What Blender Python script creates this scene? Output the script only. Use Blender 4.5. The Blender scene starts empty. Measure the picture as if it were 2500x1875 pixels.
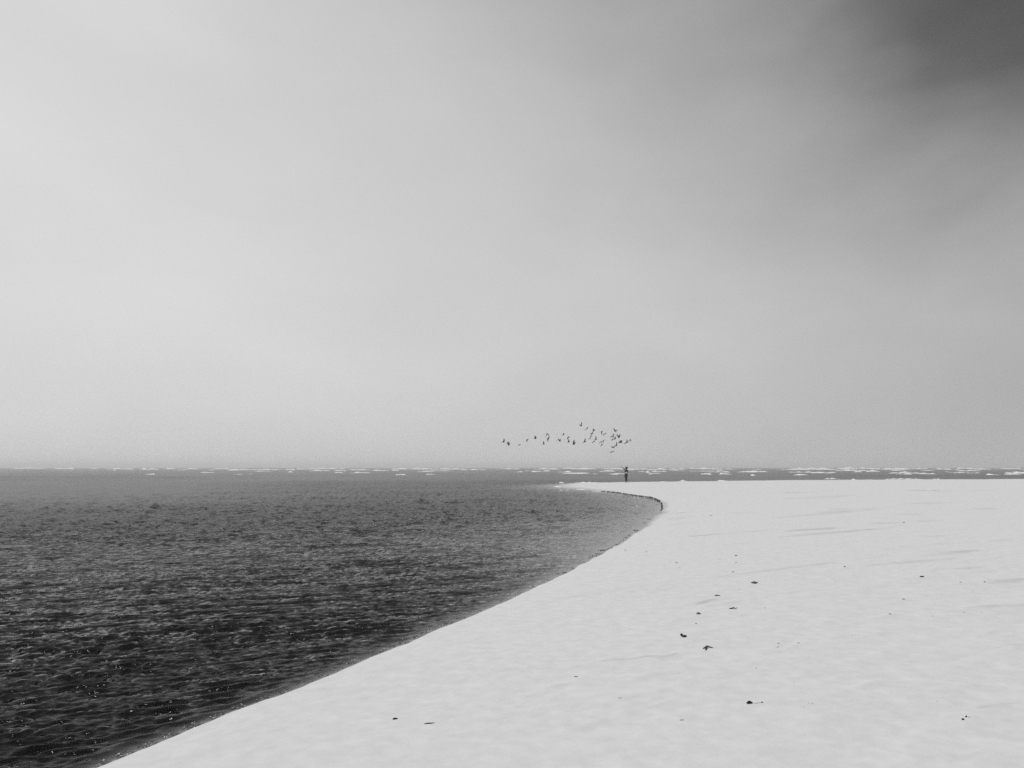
import bpy, bmesh, math, random
import numpy as np
from mathutils import Vector, Matrix

random.seed(7)
RNG = np.random.default_rng(11)
SC = bpy.context.scene
COL = SC.collection
R = math.radians

# ------------------------------------------------------------------ camera
CAM_H = 1.75                      # eye above the water; about 1.55 m above the sand
F = 1800.0                        # focal length in photograph pixels (2500 wide)
HORIZON = 1140.5
PITCH = math.atan((HORIZON - 937.5) / F)
cam_data = bpy.data.cameras.new('camera')
cam_data.sensor_width = 36.0
cam_data.lens = 36.0 * F / 2500.0
cam_data.clip_start = 0.05
cam_data.clip_end = 30000.0
cam = bpy.data.objects.new('camera', cam_data)
COL.objects.link(cam)
cam.location = (0, 0, CAM_H)
cam.rotation_euler = (math.pi / 2 + PITCH, 0, 0)
SC.camera = cam

# ------------------------------------------------------------------ sky and sun
SUN_ELEV, SUN_AZ = R(71), R(-30)            # azimuth clockwise from +Y (the view direction): front left
SUN_DIR = Vector((math.sin(SUN_AZ) * math.cos(SUN_ELEV), math.cos(SUN_AZ) * math.cos(SUN_ELEV), math.sin(SUN_ELEV)))
sun_data = bpy.data.lights.new('sun', 'SUN')
sun_data.energy = 2.4
sun_data.angle = R(1.2)
sun_data.color = (1.0, 1.0, 1.0)            # the photograph is black and white
sun = bpy.data.objects.new('sun', sun_data)
COL.objects.link(sun)
sun.location = (0, 0, 50)
sun.rotation_euler = SUN_DIR.to_track_quat('Z', 'Y').to_euler()

SC.view_settings.view_transform = 'Standard'
SC.view_settings.look = 'None'
SC.view_settings.exposure = 0.0
SC.view_settings.gamma = 1.0
SC.view_settings.use_curve_mapping = False
SC.cycles.use_denoising = False
SC.cycles.volume_bounces = 1
SC.cycles.max_bounces = 8
SC.cycles.transparent_max_bounces = 12
SC.cycles.sample_clamp_indirect = 4.0
SC.cycles.sample_clamp_direct = 1.0
SC.cycles.caustics_reflective = False
SC.cycles.caustics_refractive = False


class NT:
    """short-hand for building a node tree"""
    def __init__(self, tree):
        self.t = tree
        tree.nodes.clear()

    def n(self, kind, ins=None, **props):
        nd = self.t.nodes.new(kind)
        for k, v in props.items():
            setattr(nd, k, v)
        for k, v in (ins or {}).items():
            sock = nd.inputs[k]
            if isinstance(v, bpy.types.NodeSocket):
                self.t.links.new(v, sock)
            else:
                sock.default_value = v
        return nd

    def m(self, op, a, b=0.0, c=0.0, clamp=False):
        nd = self.n('ShaderNodeMath', {0: a, 1: b, 2: c}, operation=op, use_clamp=clamp)
        return nd.outputs[0]

    def vm(self, op, a, b=(0, 0, 0), out='Vector'):
        nd = self.n('ShaderNodeVectorMath', {0: a, 1: b}, operation=op)
        return nd.outputs[out]

    def smooth(self, v, a, b, lo=0.0, hi=1.0):
        nd = self.n('ShaderNodeMapRange', {'Value': v, 'From Min': a, 'From Max': b, 'To Min': lo, 'To Max': hi},
                    interpolation_type='SMOOTHSTEP')
        return nd.outputs['Result']

    def noise(self, vec, scale, detail=2.0, rough=0.5, out='Fac', distort=0.0):
        nd = self.n('ShaderNodeTexNoise', {'Vector': vec, 'Scale': scale, 'Detail': detail, 'Roughness': rough,
                                           'Distortion': distort})
        return nd.outputs[out]


def direction(px, py):
    """world direction of a photograph pixel"""
    u = (px - 1250.0) / F
    v = (937.5 - py) / F
    d = Vector((u, math.cos(PITCH) - v * math.sin(PITCH), math.sin(PITCH) + v * math.cos(PITCH)))
    return d.normalized()


def on_plane(px, py, z=0.0):
    d = direction(px, py)
    t = (z - CAM_H) / d.z
    return Vector((d.x * t, d.y * t, z))


world = bpy.data.worlds.new('World')
SC.world = world
world.use_nodes = True
W = NT(world.node_tree)
tc = W.n('ShaderNodeTexCoord').outputs['Generated']
nish = W.n('ShaderNodeTexSky', sky_type='NISHITA', sun_disc=False, sun_elevation=SUN_ELEV, sun_rotation=SUN_AZ,
           air_density=1.0, dust_density=3.0, ozone_density=1.0)
nish_bw = W.n('ShaderNodeRGBToBW', {'Color': nish.outputs['Color']}).outputs[0]
warp = W.vm('SUBTRACT', W.noise(tc, 2.2, 3.0, 0.55, 'Color'), (0.5, 0.5, 0.5))
warp = W.n('ShaderNodeVectorMath', {0: warp, 'Scale': 0.22}, operation='SCALE').outputs[0]
dirw = W.vm('NORMALIZE', W.vm('ADD', tc, warp))


def lobe(d, k, amp, vec=None):
    """soft cloud lobe round a world direction: amp * exp(k (cos - 1))"""
    c = W.vm('DOT_PRODUCT', vec or dirw, tuple(d), 'Value')
    e = W.m('EXPONENT', W.m('MULTIPLY', W.m('SUBTRACT', c, 1.0), k))
    return W.m('MULTIPLY', e, amp)


cloud = W.m('ADD', 0.535, lobe(direction(-500, 300), 4.0, 0.19))              # bright veil on the sun's side
cloud = W.m('ADD', cloud, lobe(direction(2780, -330), 38.0, -0.46))          # dark cloud bank to the upper right
cloud = W.m('ADD', cloud, lobe(direction(1350, -60), 45.0, -0.09))
cloud = W.m('ADD', cloud, lobe(direction(3400, 500), 4.0, -0.11))
cloud = W.m('ADD', cloud, lobe(direction(2050, -300), 22.0, -0.13))           # murk low on the right
cloud = W.m('ADD', cloud, lobe(direction(1450, 950), 14.0, 0.05))
stretch = W.n('ShaderNodeMapping', {'Vector': dirw, 'Scale': (1.0, 1.0, 2.6), 'Rotation': (0, R(18), 0)}).outputs[0]
streak = W.m('SUBTRACT', W.noise(stretch, 1.9, 4.0, 0.48), 0.5)
cloud = W.m('ADD', cloud, W.m('MULTIPLY', streak, 0.20))
wisp = W.m('SUBTRACT', W.noise(stretch, 4.5, 5.0, 0.55), 0.5)
dark_zone = W.smooth(cloud, 0.52, 0.25)
cloud = W.m('ADD', cloud, W.m('MULTIPLY', W.m('MULTIPLY', wisp, dark_zone), 0.15))
cloud = W.m('SMOOTH_MAX', cloud, 0.08, 0.08)
sky_col = W.m('ADD', W.m('MULTIPLY', nish_bw, 0.06), W.m('MULTIPLY', cloud, 9.3))
bg = W.n('ShaderNodeBackground', {'Color': sky_col, 'Strength': 0.1})
wo = W.n('ShaderNodeOutputWorld', {'Surface': bg.outputs[0]})


# ------------------------------------------------------------------ helpers
def put(name, mesh, mats=(), parent=None, **props):
    o = bpy.data.objects.new(name, mesh)
    COL.objects.link(o)
    for m in (mats if isinstance(mats, (list, tuple)) else [mats]):
        mesh.materials.append(m)
    if parent is not None:
        o.parent = parent
    for k, v in props.items():
        o[k] = v
    return o


def thing(name, label, cat, loc=(0, 0, 0), group=None):
    o = bpy.data.objects.new(name, None)
    COL.objects.link(o)
    o.location = loc
    o.empty_display_size = 0.1
    o['label'] = label
    o['category'] = cat
    if group:
        o['group'] = group
    return o


def material(name, grey, rough=0.6, spec=0.4, noise=0.0, scale=20.0, bump=0.0):
    m = bpy.data.materials.new(name)
    m.use_nodes = True
    T = NT(m.node_tree)
    out = T.n('ShaderNodeOutputMaterial')
    co = T.n('ShaderNodeTexCoord').outputs['Object']
    nz = T.noise(co, scale, 4.0, 0.6)
    v = T.m('ADD', grey, T.m('MULTIPLY', T.m('SUBTRACT', nz, 0.5), noise))
    v = T.m('MAXIMUM', v, 0.002)
    ins = {'Base Color': v, 'Roughness': rough, 'Specular IOR Level': spec}
    if bump:
        b = T.n('ShaderNodeBump', {'Strength': bump, 'Distance': 0.01, 'Height': nz})
        ins['Normal'] = b.outputs[0]
    p = T.n('ShaderNodeBsdfPrincipled', ins)
    m.node_tree.links.new(p.outputs[0], out.inputs['Surface'])
    return m


def hash2(ix, iy, seed):
    h = (ix.astype(np.int64) * 374761393 + iy.astype(np.int64) * 668265263 + seed * 974711) & 0x7fffffff
    h = ((h ^ (h >> 13)) * 1274126177) & 0x7fffffff
    h = h ^ (h >> 16)
    return (h & 0xffff) / 65535.0


def vnoise(x, y, seed=0):
    """smooth value noise, -1..1"""
    ix, iy = np.floor(x), np.floor(y)
    fx, fy = x - ix, y - iy
    fx = fx * fx * fx * (fx * (fx * 6 - 15) + 10)
    fy = fy * fy * fy * (fy * (fy * 6 - 15) + 10)
    a = hash2(ix, iy, seed); b = hash2(ix + 1, iy, seed)
    c = hash2(ix, iy + 1, seed); d = hash2(ix + 1, iy + 1, seed)
    return ((a + (b - a) * fx) * (1 - fy) + (c + (d - c) * fx) * fy) * 2 - 1


def sstep(v, a, b):
    t = np.clip((v - a) / (b - a), 0, 1)
    return t * t * (3 - 2 * t)


# ------------------------------------------------------------------ shoreline
NEAR_PX = [(245, 1875), (322, 1842), (400, 1809), (470, 1778), (545, 1746), (625, 1717), (700, 1692), (772, 1661), (820, 1640),
           (870, 1617), (955, 1585), (990, 1574), (1040, 1553), (1062, 1541), (1100, 1525), (1150, 1506), (1192, 1487),
           (1240, 1467), (1290, 1444), (1330, 1423), (1380, 1399), (1410, 1382), (1445, 1363), (1475, 1351), (1500, 1336),
           (1525, 1320), (1548, 1303), (1562, 1292), (1582, 1279), (1597, 1267), (1611, 1255), (1620, 1246), (1622, 1236),
           (1619, 1228), (1608, 1221), (1590, 1215), (1560, 1210), (1520, 1204), (1470, 1198.5), (1430, 1195.5),
           (1400, 1193), (1375, 1190), (1354, 1187.5)]
FAR_PX = [(1366, 1183.5), (1400, 1179.5), (1460, 1178), (1550, 1176.6), (1700, 1175), (1900, 1172.4), (2200, 1170.6),
          (2500, 1169.4)]
poly = [(-40.0, -70.0), (-14.0, -20.0), (-5.4, -3.0)]
poly += [tuple(on_plane(*p)[:2]) for p in NEAR_PX]
poly += [tuple(on_plane(*p)[:2]) for p in FAR_PX]
poly += [(160.0, 99.0), (420.0, 108.0), (5000.0, 300.0), (5000.0, -4000.0), (-800.0, -4000.0)]
POLY = np.array(poly)


def shore_distance(x, y):
    """metres inland from the waterline (negative over water)"""
    out = np.empty(x.shape)
    flat_x, flat_y = x.ravel(), y.ravel()
    res = out.ravel()
    n = len(POLY)
    for s in range(0, flat_x.size, 200000):
        px, py = flat_x[s:s + 200000], flat_y[s:s + 200000]
        best = np.full(px.shape, 1e18)
        inside = np.zeros(px.shape, bool)
        for i in range(n):
            ax, ay = POLY[i]
            bx, by = POLY[(i + 1) % n]
            dx, dy = bx - ax, by - ay
            t = np.clip(((px - ax) * dx + (py - ay) * dy) / (dx * dx + dy * dy), 0, 1)
            d2 = (px - ax - t * dx) ** 2 + (py - ay - t * dy) ** 2
            best = np.minimum(best, d2)
            cond = (ay > py) != (by > py)
            if dy != 0:
                inside ^= cond & (px < ax + (py - ay) / dy * dx)
        rr_ = np.hypot(px, py)
        wv = 0.022 * vnoise(px / 0.5, py / 0.5, 71) + 0.010 * vnoise(px / 0.13, py / 0.13, 72) + 0.003 * rr_ * vnoise(px / 1.6, py / 1.6, 73) * (rr_ < 400)
        d_ = np.sqrt(best) * np.where(inside, 1, -1)
        res[s:s + 200000] = d_ + wv * np.exp(-(d_ / 1.5) ** 2)
    return res.reshape(x.shape)


# small low mounds of sand with wind tails, photograph pixels and size (m)
MOUNDS = [(2134, 1662, .055, .13), (2145, 1594, .04, .12), (1948, 1570, .04, .10), (1901, 1571, .035, .08), (2206, 1463, .05, .12),
          (2173, 1499, .05, .12), (2153, 1543, .04, .10), (1595, 1634, .035, .13), (1460, 1748, .035, .11), (1555, 1685, .03, .09),
          (1652, 1588, .035, .12), (1499, 1592, .03, .08), (1752, 1454, .06, .14), (1706, 1499, .055, .12), (1699, 1654, .03, .14),
          (1610, 1708, .02, .08), (2062, 1383, .06, .15), (2280, 1389, .07, .2), (2284, 1327, .08, .25), (2213, 1332, .08, .2),
          (1813, 1320, .08, .22), (1650, 1374, .06, .2), (2346, 1422, .05, .15), (1225, 1614, .03, .1), (1305, 1605, .02, .08),
          (1404, 1652, .03, .08), (2352, 1540, .04, .2), (2420, 1543, .04, .12), (2475, 1580, .05, .16), (2350, 1757, .05, .22),
          (2430, 1728, .04, .25), (1757, 1528, .03, .16), (1565, 1427, .04, .12), (1643, 1416, .04, .14), (2010, 1425, .05, .15),
          (2490, 1490, .08, .3), (2420, 1486, .07, .4), (2330, 1500, .04, .3)]
MOUND_PTS = [(on_plane(px, py, 0.19), h * 0.36, w) for px, py, h, w in MOUNDS]
WIND = R(34)


def wind_axes(x, y):
    c, s = math.cos(WIND), math.sin(WIND)
    return x * c + y * s, -x * s + y * c


def sand_height(x, y, s):
    r = np.hypot(x, y)
    top = 0.19 - 0.07 * sstep(r, 22, 60)
    lip = 0.022 * (1 - sstep(r, 14, 26))
    inland = lip * (1 - np.exp(-np.maximum(s, 0) / 0.03)) + (top - lip) * (1 - np.exp(-np.maximum(s, 0) / (1.6 + 0.03 * r)))
    slope = 0.35 - 0.315 * sstep(r, 8, 26)
    slope = slope + 0.06 * sstep(r, 75, 110)
    under = -np.minimum(-np.minimum(s, 0) * slope, 1.6)
    z = np.where(s > 0, inland, under)
    fade = sstep(s, 0.02, 0.8)
    a, b = wind_axes(x, y)
    # wind ridges, long swells and mottled near relief
    z = z + fade * (0.008 * vnoise(a / 6.5, b / 1.3, 3) + 0.005 * vnoise(a / 2.2 + 7, b / 0.5, 4)) * sstep(s, 0.3, 4)
    ridge = np.abs(vnoise(a / 9.0 + 3, b / 2.3, 5))
    z = z + fade * 0.018 * np.exp(-(ridge / 0.10) ** 2) * sstep(s, 2, 8)
    near = 1 - sstep(r, 9, 22)
    z = z + fade * near * (0.0058 * vnoise(x / 0.16, y / 0.19, 6) + 0.0016 * vnoise(a / 0.11, b / 0.05, 8)
                           + 0.005 * vnoise(x / 0.55, y / 0.6, 7))
    rip = np.sin((x * 0.86 + y * 0.51) / 0.030 * 0.62 + 2.2 * vnoise(x / 0.8, y / 0.9, 12))
    z = z + fade * near * 0.0024 * rip * sstep(vnoise(x / 1.3, y / 1.1, 13), -0.1, 0.5)
    for p, h, w in MOUND_PTS:
        da, db = wind_axes(x - p.x, y - p.y)
        tail = np.where(da < 0, 0.9 + 2.2 * w, w)          # tails trail down-wind to the left
        g = np.exp(-(da / tail) ** 2 - (db / (w * 0.45)) ** 2)
        z = z + g * h * np.where(da < 0, np.exp(da / (w * 3.0)), 1.0)
    return z


def fan(rows, cols_dense, half_deg=47.0):
    """polar sheet whose cells shrink towards the viewer; full circle, coarse behind"""
    az_front = np.linspace(-R(half_deg), R(half_deg), cols_dense)
    az_back = np.linspace(R(half_deg), 2 * math.pi - R(half_deg), 44)[1:-1]
    az = np.concatenate([az_front, az_back])
    rr = rows
    A, RR = np.meshgrid(az, rr)
    return RR * np.sin(A), RR * np.cos(A), len(rr), len(az)


def sheet(name, X, Y, Z, keep, nr, nc, attrs=None):
    idx = np.arange(nr * nc).reshape(nr, nc)
    nxt = np.roll(idx, -1, axis=1)
    quads = np.stack([idx[:-1], nxt[:-1], nxt[1:], idx[1:]], -1).reshape(-1, 4)
    kq = keep.ravel()[quads].any(1)
    quads = quads[kq]
    used = np.zeros(nr * nc, bool)
    used[quads.ravel()] = True
    remap = np.cumsum(used) - 1
    quads = remap[quads]
    co = np.stack([X.ravel(), Y.ravel(), Z.ravel()], 1)[used]
    me = bpy.data.meshes.new(name)
    me.vertices.add(len(co))
    me.vertices.foreach_set('co', co.astype(np.float32).ravel())
    me.loops.add(quads.size)
    me.loops.foreach_set('vertex_index', quads.astype(np.int32).ravel())
    me.polygons.add(len(quads))
    me.polygons.foreach_set('loop_start', np.arange(0, quads.size, 4, dtype=np.int32))
    me.polygons.foreach_set('loop_total', np.full(len(quads), 4, dtype=np.int32))
    me.polygons.foreach_set('use_smooth', np.ones(len(quads), bool))
    for an, av in (attrs or {}).items():
        at = me.attributes.new(an, 'FLOAT', 'POINT')
        at.data.foreach_set('value', av.ravel()[used].astype(np.float32))
    me.update(calc_edges=True)
    return me


def screen_rows(step, y_end=1143.2, far=(1300, 1900, 3000, 5500, 9000)):
    ys = np.arange(1900.0, y_end, -step)
    rows = CAM_H * F / (ys - HORIZON)
    near = np.linspace(0.25, rows[0] * 0.96, 16)
    far = [f for f in far if f > rows[-1] * 1.1]
    return np.concatenate([near, rows, far])


# ------------------------------------------------------------------ sand
def sand_material():
    m = bpy.data.materials.new('pale_sand')
    m.use_nodes = True
    T = NT(m.node_tree)
    out = T.n('ShaderNodeOutputMaterial')
    pos = T.n('ShaderNodeNewGeometry').outputs['Position']
    shore = T.n('ShaderNodeAttribute', attribute_name='shore').outputs['Fac']
    rot = T.n('ShaderNodeVectorRotate', {'Vector': pos, 'Angle': -WIND}, rotation_type='Z_AXIS').outputs[0]
    lng = T.vm('MULTIPLY', rot, (0.10, 0.75, 0.3))
    lng2 = T.vm('MULTIPLY', rot, (0.35, 2.4, 1.0))
    streak = T.smooth(T.noise(lng, 1.0, 4.0, 0.6), 0.60, 0.78)
    streak2 = T.smooth(T.noise(lng2, 1.0, 5.0, 0.6), 0.60, 0.80)
    patch = T.smooth(T.noise(pos, 0.09, 2.0, 0.5), 0.42, 0.60)
    mott = T.m('SUBTRACT', T.noise(pos, 8.0, 5.0, 0.6), 0.5)
    grain = T.m('SUBTRACT', T.noise(pos, 320.0, 2.0, 0.7), 0.5)
    v = T.m('ADD', 0.495, T.m('MULTIPLY', mott, 0.15))
    v = T.m('ADD', v, T.m('MULTIPLY', grain, 0.08))
    v = T.m('SUBTRACT', v, T.m('MULTIPLY', T.m('MULTIPLY', streak, patch), 0.16))
    v = T.m('SUBTRACT', v, T.m('MULTIPLY', streak2, 0.05))
    stain = T.n('ShaderNodeAttribute', attribute_name='stain').outputs['Fac']
    v = T.m('MULTIPLY', v, T.m('SUBTRACT', 1.0, T.m('MULTIPLY', stain, 0.42)))
    # damp sand by the water, wider round the cove
    y = T.n('ShaderNodeSeparateXYZ', {'Vector': pos}).outputs['Y']
    wide = T.smooth(y, 12.0, 34.0, 0.02, 0.55)
    wide = T.m('ADD', wide, T.smooth(y, 48.0, 62.0, 0.0, 2.2))
    wob = T.m('MULTIPLY', T.noise(pos, 1.3, 3.0, 0.6), wide)
    damp = T.m('SUBTRACT', 1.0, T.smooth(T.m('DIVIDE', shore, T.m('ADD', wob, 0.004)), 0.2, 1.2))
    v = T.m('MULTIPLY', v, T.m('SUBTRACT', 1.0, T.m('MULTIPLY', damp, 0.26)))
    rough = T.m('SUBTRACT', 0.95, T.m('MULTIPLY', damp, 0.55))
    bmp = T.n('ShaderNodeBump', {'Strength': 0.35, 'Distance': 0.004, 'Height': T.noise(pos, 60.0, 4.0, 0.7)})
    p = T.n('ShaderNodeBsdfPrincipled', {'Base Color': v, 'Roughness': rough, 'Specular IOR Level': 0.25,
                                         'Normal': bmp.outputs[0]})
    m.node_tree.links.new(p.outputs[0], out.inputs['Surface'])
    return m


# long faint streaks of dark mineral grains blown over the sand: ends in photograph pixels, width, depth of tone
STREAKS = [(1900, 1262, 2170, 1239, 3.0, .5), (1927, 1294, 2035, 1287, 4, .9), (1900, 1309, 2182, 1288, 2.6, .9), (1680, 1302, 1900, 1290, 2.4, .6),
           (2117, 1379, 2334, 1362, 4, .5), (2230, 1195, 2302, 1196, 2.4, .7), (2415, 1425, 2500, 1413, 6, .7), (2361, 1488, 2560, 1478, 9, .7),
           (2328, 1391, 2410, 1385, 5, .5), (2252, 1356, 2388, 1345, 4, .5), (1922, 1201, 1984, 1200, 1.5, .6), (2247, 1273, 2301, 1271, 3, .5),
           (2350, 1244, 2442, 1240, 2, .5), (2140, 1264, 2200, 1264, 3, .4), (2130, 1278, 2190, 1275, 3, .5), (2030, 1243, 2075, 1240, 2.5, .4),
           (2200, 1256, 2260, 1256, 3, .4), (2260, 1312, 2310, 1307, 3, .4), (2420, 1323, 2472, 1318, 3, .4), (2220, 1230, 2320, 1226, 2, .3),
           (1780, 1250, 1850, 1247, 2, .4), (1625, 1245, 1690, 1242, 1.6, .8), (1630, 1258, 1700, 1252, 2, .5), (1640, 1271, 1680, 1268, 2, .4),
           (1330, 1668, 1406, 1652, 4, .5), (1470, 1604, 1655, 1588, 4, .45), (1180, 1612, 1226, 1614, 3, .3), (1600, 1600, 1650, 1590, 4, .4),
           (2300, 1500, 2420, 1490, 6, .4), (2410, 1590, 2500, 1575, 6, .4), (2390, 1730, 2480, 1718, 14, .45), (2300, 1860, 2390, 1840, 18, .35),
           (1640, 1510, 1705, 1500, 3, .5), (1700, 1468, 1752, 1455, 3, .5), (1580, 1437, 1680, 1420, 2.5, .35), (1925, 1216, 2080, 1207, 2, .4)]
STREAK_PTS = []
for x0_, y0_, x1_, y1_, w_, s_ in STREAKS:
    a_, b_ = on_plane(x0_, y0_, 0.18), on_plane(x1_, y1_, 0.18)
    m_ = (a_.y + b_.y) / 2
    STREAK_PTS.append((a_, b_, w_ * m_ * m_ / 2850 * 0.5, s_))


def streak_stain(x, y):
    out = np.zeros_like(x)
    wob = 0.35 * vnoise(x / 0.9, y / 0.9, 61)
    rag = 0.55 + 0.45 * vnoise(x / 0.7, y / 0.25, 62)
    for a, b, w, st in STREAK_PTS:
        dx, dy = b.x - a.x, b.y - a.y
        t = ((x - a.x) * dx + (y - a.y) * dy) / (dx * dx + dy * dy)
        tc_ = np.clip(t, 0, 1)
        d = np.hypot(x - a.x - tc_ * dx, y - a.y - tc_ * dy)
        d = d + wob * w
        taper = 0.25 + 0.75 * np.sin(np.pi * np.clip(tc_, 0.02, 0.98))
        out = np.maximum(out, st * np.exp(-(d / (w * taper)) ** 2) * rag)
    return out


rows = screen_rows(1.9)
X, Y, nr, nc = fan(rows, 820)
S = shore_distance(X, Y)
Z = sand_height(X, Y, S)
sand = put('sand', sheet('sand', X, Y, Z, S > -14, nr, nc, {'shore': S, 'stain': streak_stain(X, Y)}), sand_material(), kind='structure',
           label='pale wind swept sand spit curving round the dark water')


def ground_z(x, y):
    xa, ya = np.array([[x]]), np.array([[y]])
    return float(sand_height(xa, ya, shore_distance(xa, ya))[0, 0])


def on_sand(px, py):
    z = 0.19
    for _ in range(4):
        p = on_plane(px, py, z)
        z = ground_z(p.x, p.y)
    return Vector((p.x, p.y, z))


# deep seabed far out, so that no light leaks from under the water
bm = bmesh.new()
bmesh.ops.create_grid(bm, x_segments=2, y_segments=2, size=9000)
me = bpy.data.meshes.new('seabed'); bm.to_mesh(me); bm.free()
seabed = put('seabed', me, material('wet_seabed', 0.05, 0.9, 0.1), kind='structure')
seabed.location = (0, 0, -1.75)


# ------------------------------------------------------------------ water
def water_material():
    m = bpy.data.materials.new('sea_water')
    m.use_nodes = True
    T = NT(m.node_tree)
    out = T.n('ShaderNodeOutputMaterial')
    geo = T.n('ShaderNodeNewGeometry')
    pos, nrm = geo.outputs['Position'], geo.outputs['Normal']
    chop = T.n('ShaderNodeAttribute', attribute_name='chop').outputs['Fac']
    depth = T.n('ShaderNodeAttribute', attribute_name='depth').outputs['Fac']
    rot = T.n('ShaderNodeVectorRotate', {'Vector': pos, 'Angle': -R(24)}, rotation_type='Z_AXIS').outputs[0]
    tot = None
    for sc_, w, an in ((34.0, 0.34, 0.5), (11.0, 0.42, 0.4), (4.2, 0.34, 0.30), (1.2, 0.05, 0.15)):
        v = T.vm('MULTIPLY', rot, (an, 1.0, 1.0))
        c = T.vm('SUBTRACT', T.noise(v, sc_, 1.5, 0.5, 'Color'), (0.5, 0.5, 0.5))
        c = T.vm('MULTIPLY', c, (w * 2.2, w * 2.2, 0.0))
        tot = c if tot is None else T.vm('ADD', tot, c)
    k = T.n('ShaderNodeVectorMath', {0: tot, 'Scale': chop}, operation='SCALE').outputs[0]
    nn = T.vm('NORMALIZE', T.vm('ADD', nrm, k))
    fres = T.n('ShaderNodeFresnel', {'IOR': 1.20, 'Normal': nn}).outputs[0]
    gl = T.n('ShaderNodeBsdfAnisotropic', {'Color': (0.8, 0.8, 0.8, 1), 'Roughness': 0.035, 'Normal': nn})
    clear = T.n('ShaderNodeBsdfTransparent', {'Color': (0.85, 0.85, 0.85, 1)})
    absorb = T.m('SUBTRACT', 1.0, T.m('EXPONENT', T.m('MULTIPLY', depth, -10.0)))
    fine = T.n('ShaderNodeAttribute', attribute_name='fine').outputs['Fac']
    rough = T.m('SQRT', T.m('ADD', 0.002, T.m('MULTIPLY', fine, 0.07)))
    shallow = T.n('ShaderNodeMixShader', {0: fres, 1: clear.outputs[0], 2: gl.outputs[0]})
    fres2 = T.n('ShaderNodeFresnel', {'IOR': 1.24, 'Normal': nn}).outputs[0]
    gl2 = T.n('ShaderNodeBsdfAnisotropic', {'Color': (0.45, 0.45, 0.45, 1), 'Roughness': rough, 'Normal': nn})
    dark = T.n('ShaderNodeBsdfDiffuse', {'Color': (0.003, 0.003, 0.003, 1)})
    deep = T.n('ShaderNodeMixShader', {0: fres2, 1: dark.outputs[0], 2: gl2.outputs[0]})
    mix = T.n('ShaderNodeMixShader', {0: absorb, 1: shallow.outputs[0], 2: deep.outputs[0]})
    m.node_tree.links.new(mix.outputs[0], out.inputs['Surface'])
    return m


rows = screen_rows(1.35)
X, Y, nr, nc = fan(rows, 1080)
S = shore_distance(X, Y)
RAD = np.hypot(X, Y)
DR = RAD ** 2 * 1.35 / (CAM_H * F)
off = np.maximum(-S, 0)
calm = sstep(off, -0.1, 0.5) * (0.75 + 0.25 * sstep(off, 0.2, 3.0))
cove = sstep(RAD, 9, 24) * (1 - sstep(RAD, 60, 75))
calm = calm * (1 - cove * (1 - sstep(off, 0.5, 7.0)) * 0.3)
lee = sstep(RAD, 30, 60) * (1 - sstep(X / np.maximum(Y, 1), -0.52, -0.20))     # smoother far water on the left
gx, gy = X * math.cos(R(16)) + Y * math.sin(R(16)), -X * math.sin(R(16)) + Y * math.cos(R(16))
gust = 0.5 + 0.35 * vnoise(gx / 9.0, gy / 1.7, 21) + 0.25 * vnoise(gx / 3.5, gy / 0.7, 22)
chop = calm * (1 - 0.78 * lee) * (0.66 + 0.72 * gust) * (1 - 0.75 * sstep(RAD, 80, 115))
Z = np.zeros_like(X)
N = 150
lam = np.exp(np.where(np.arange(N) < 105, RNG.uniform(math.log(0.065), math.log(0.22), N), RNG.uniform(math.log(0.26), math.log(1.5), N)))
ang = R(-66) + RNG.normal(0, 1, N) * np.where(np.arange(N) < 105, R(23), R(14))
ph = RNG.uniform(0, 2 * math.pi, N)
wgt = 0.041 * np.where(lam > 0.5, 0.16, np.where(lam > 0.26, 0.34, 1.12))
wx = X + 0.06 * vnoise(X / 0.9, Y / 0.9, 31)
wy = Y + 0.06 * vnoise(X / 0.9, Y / 0.9, 32)
front = (X * X + Y * Y > 4) & (Y > 0)
for i in range(N):
    k = 2 * math.pi / lam[i]
    att = sstep(lam[i] / DR, 0.55, 1.3)
    ok = front & (att > 0)
    a = wgt[i] / k
    p = k * (wx[ok] * math.cos(ang[i]) + wy[ok] * math.sin(ang[i])) + ph[i]
    s_ = np.sin(p)
    Z[ok] += a * att[ok] * (s_ + 0.25 * np.cos(2 * p))
Z *= chop * 1.15
# steep little wind waves farther out, as wide as the sheet's cells can carry there
ROW = np.repeat(np.arange(nr)[:, None], nc, 1).astype(float)
wd = 0.07 + 0.0032 * RAD
far_chop = 0.65 * vnoise(X / wd, ROW / 1.7, 81) + 0.45 * vnoise(X / (wd * 2.7) + 9, ROW / 3.1, 82) + 0.35 * vnoise(X / (wd * 0.5), ROW / 1.1, 83)
Z += far_chop * np.minimum(0.22 * DR, 0.10) * sstep(RAD, 9, 26) * chop * sstep(off, 0.0, 1.5) * (Y > 0)
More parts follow.
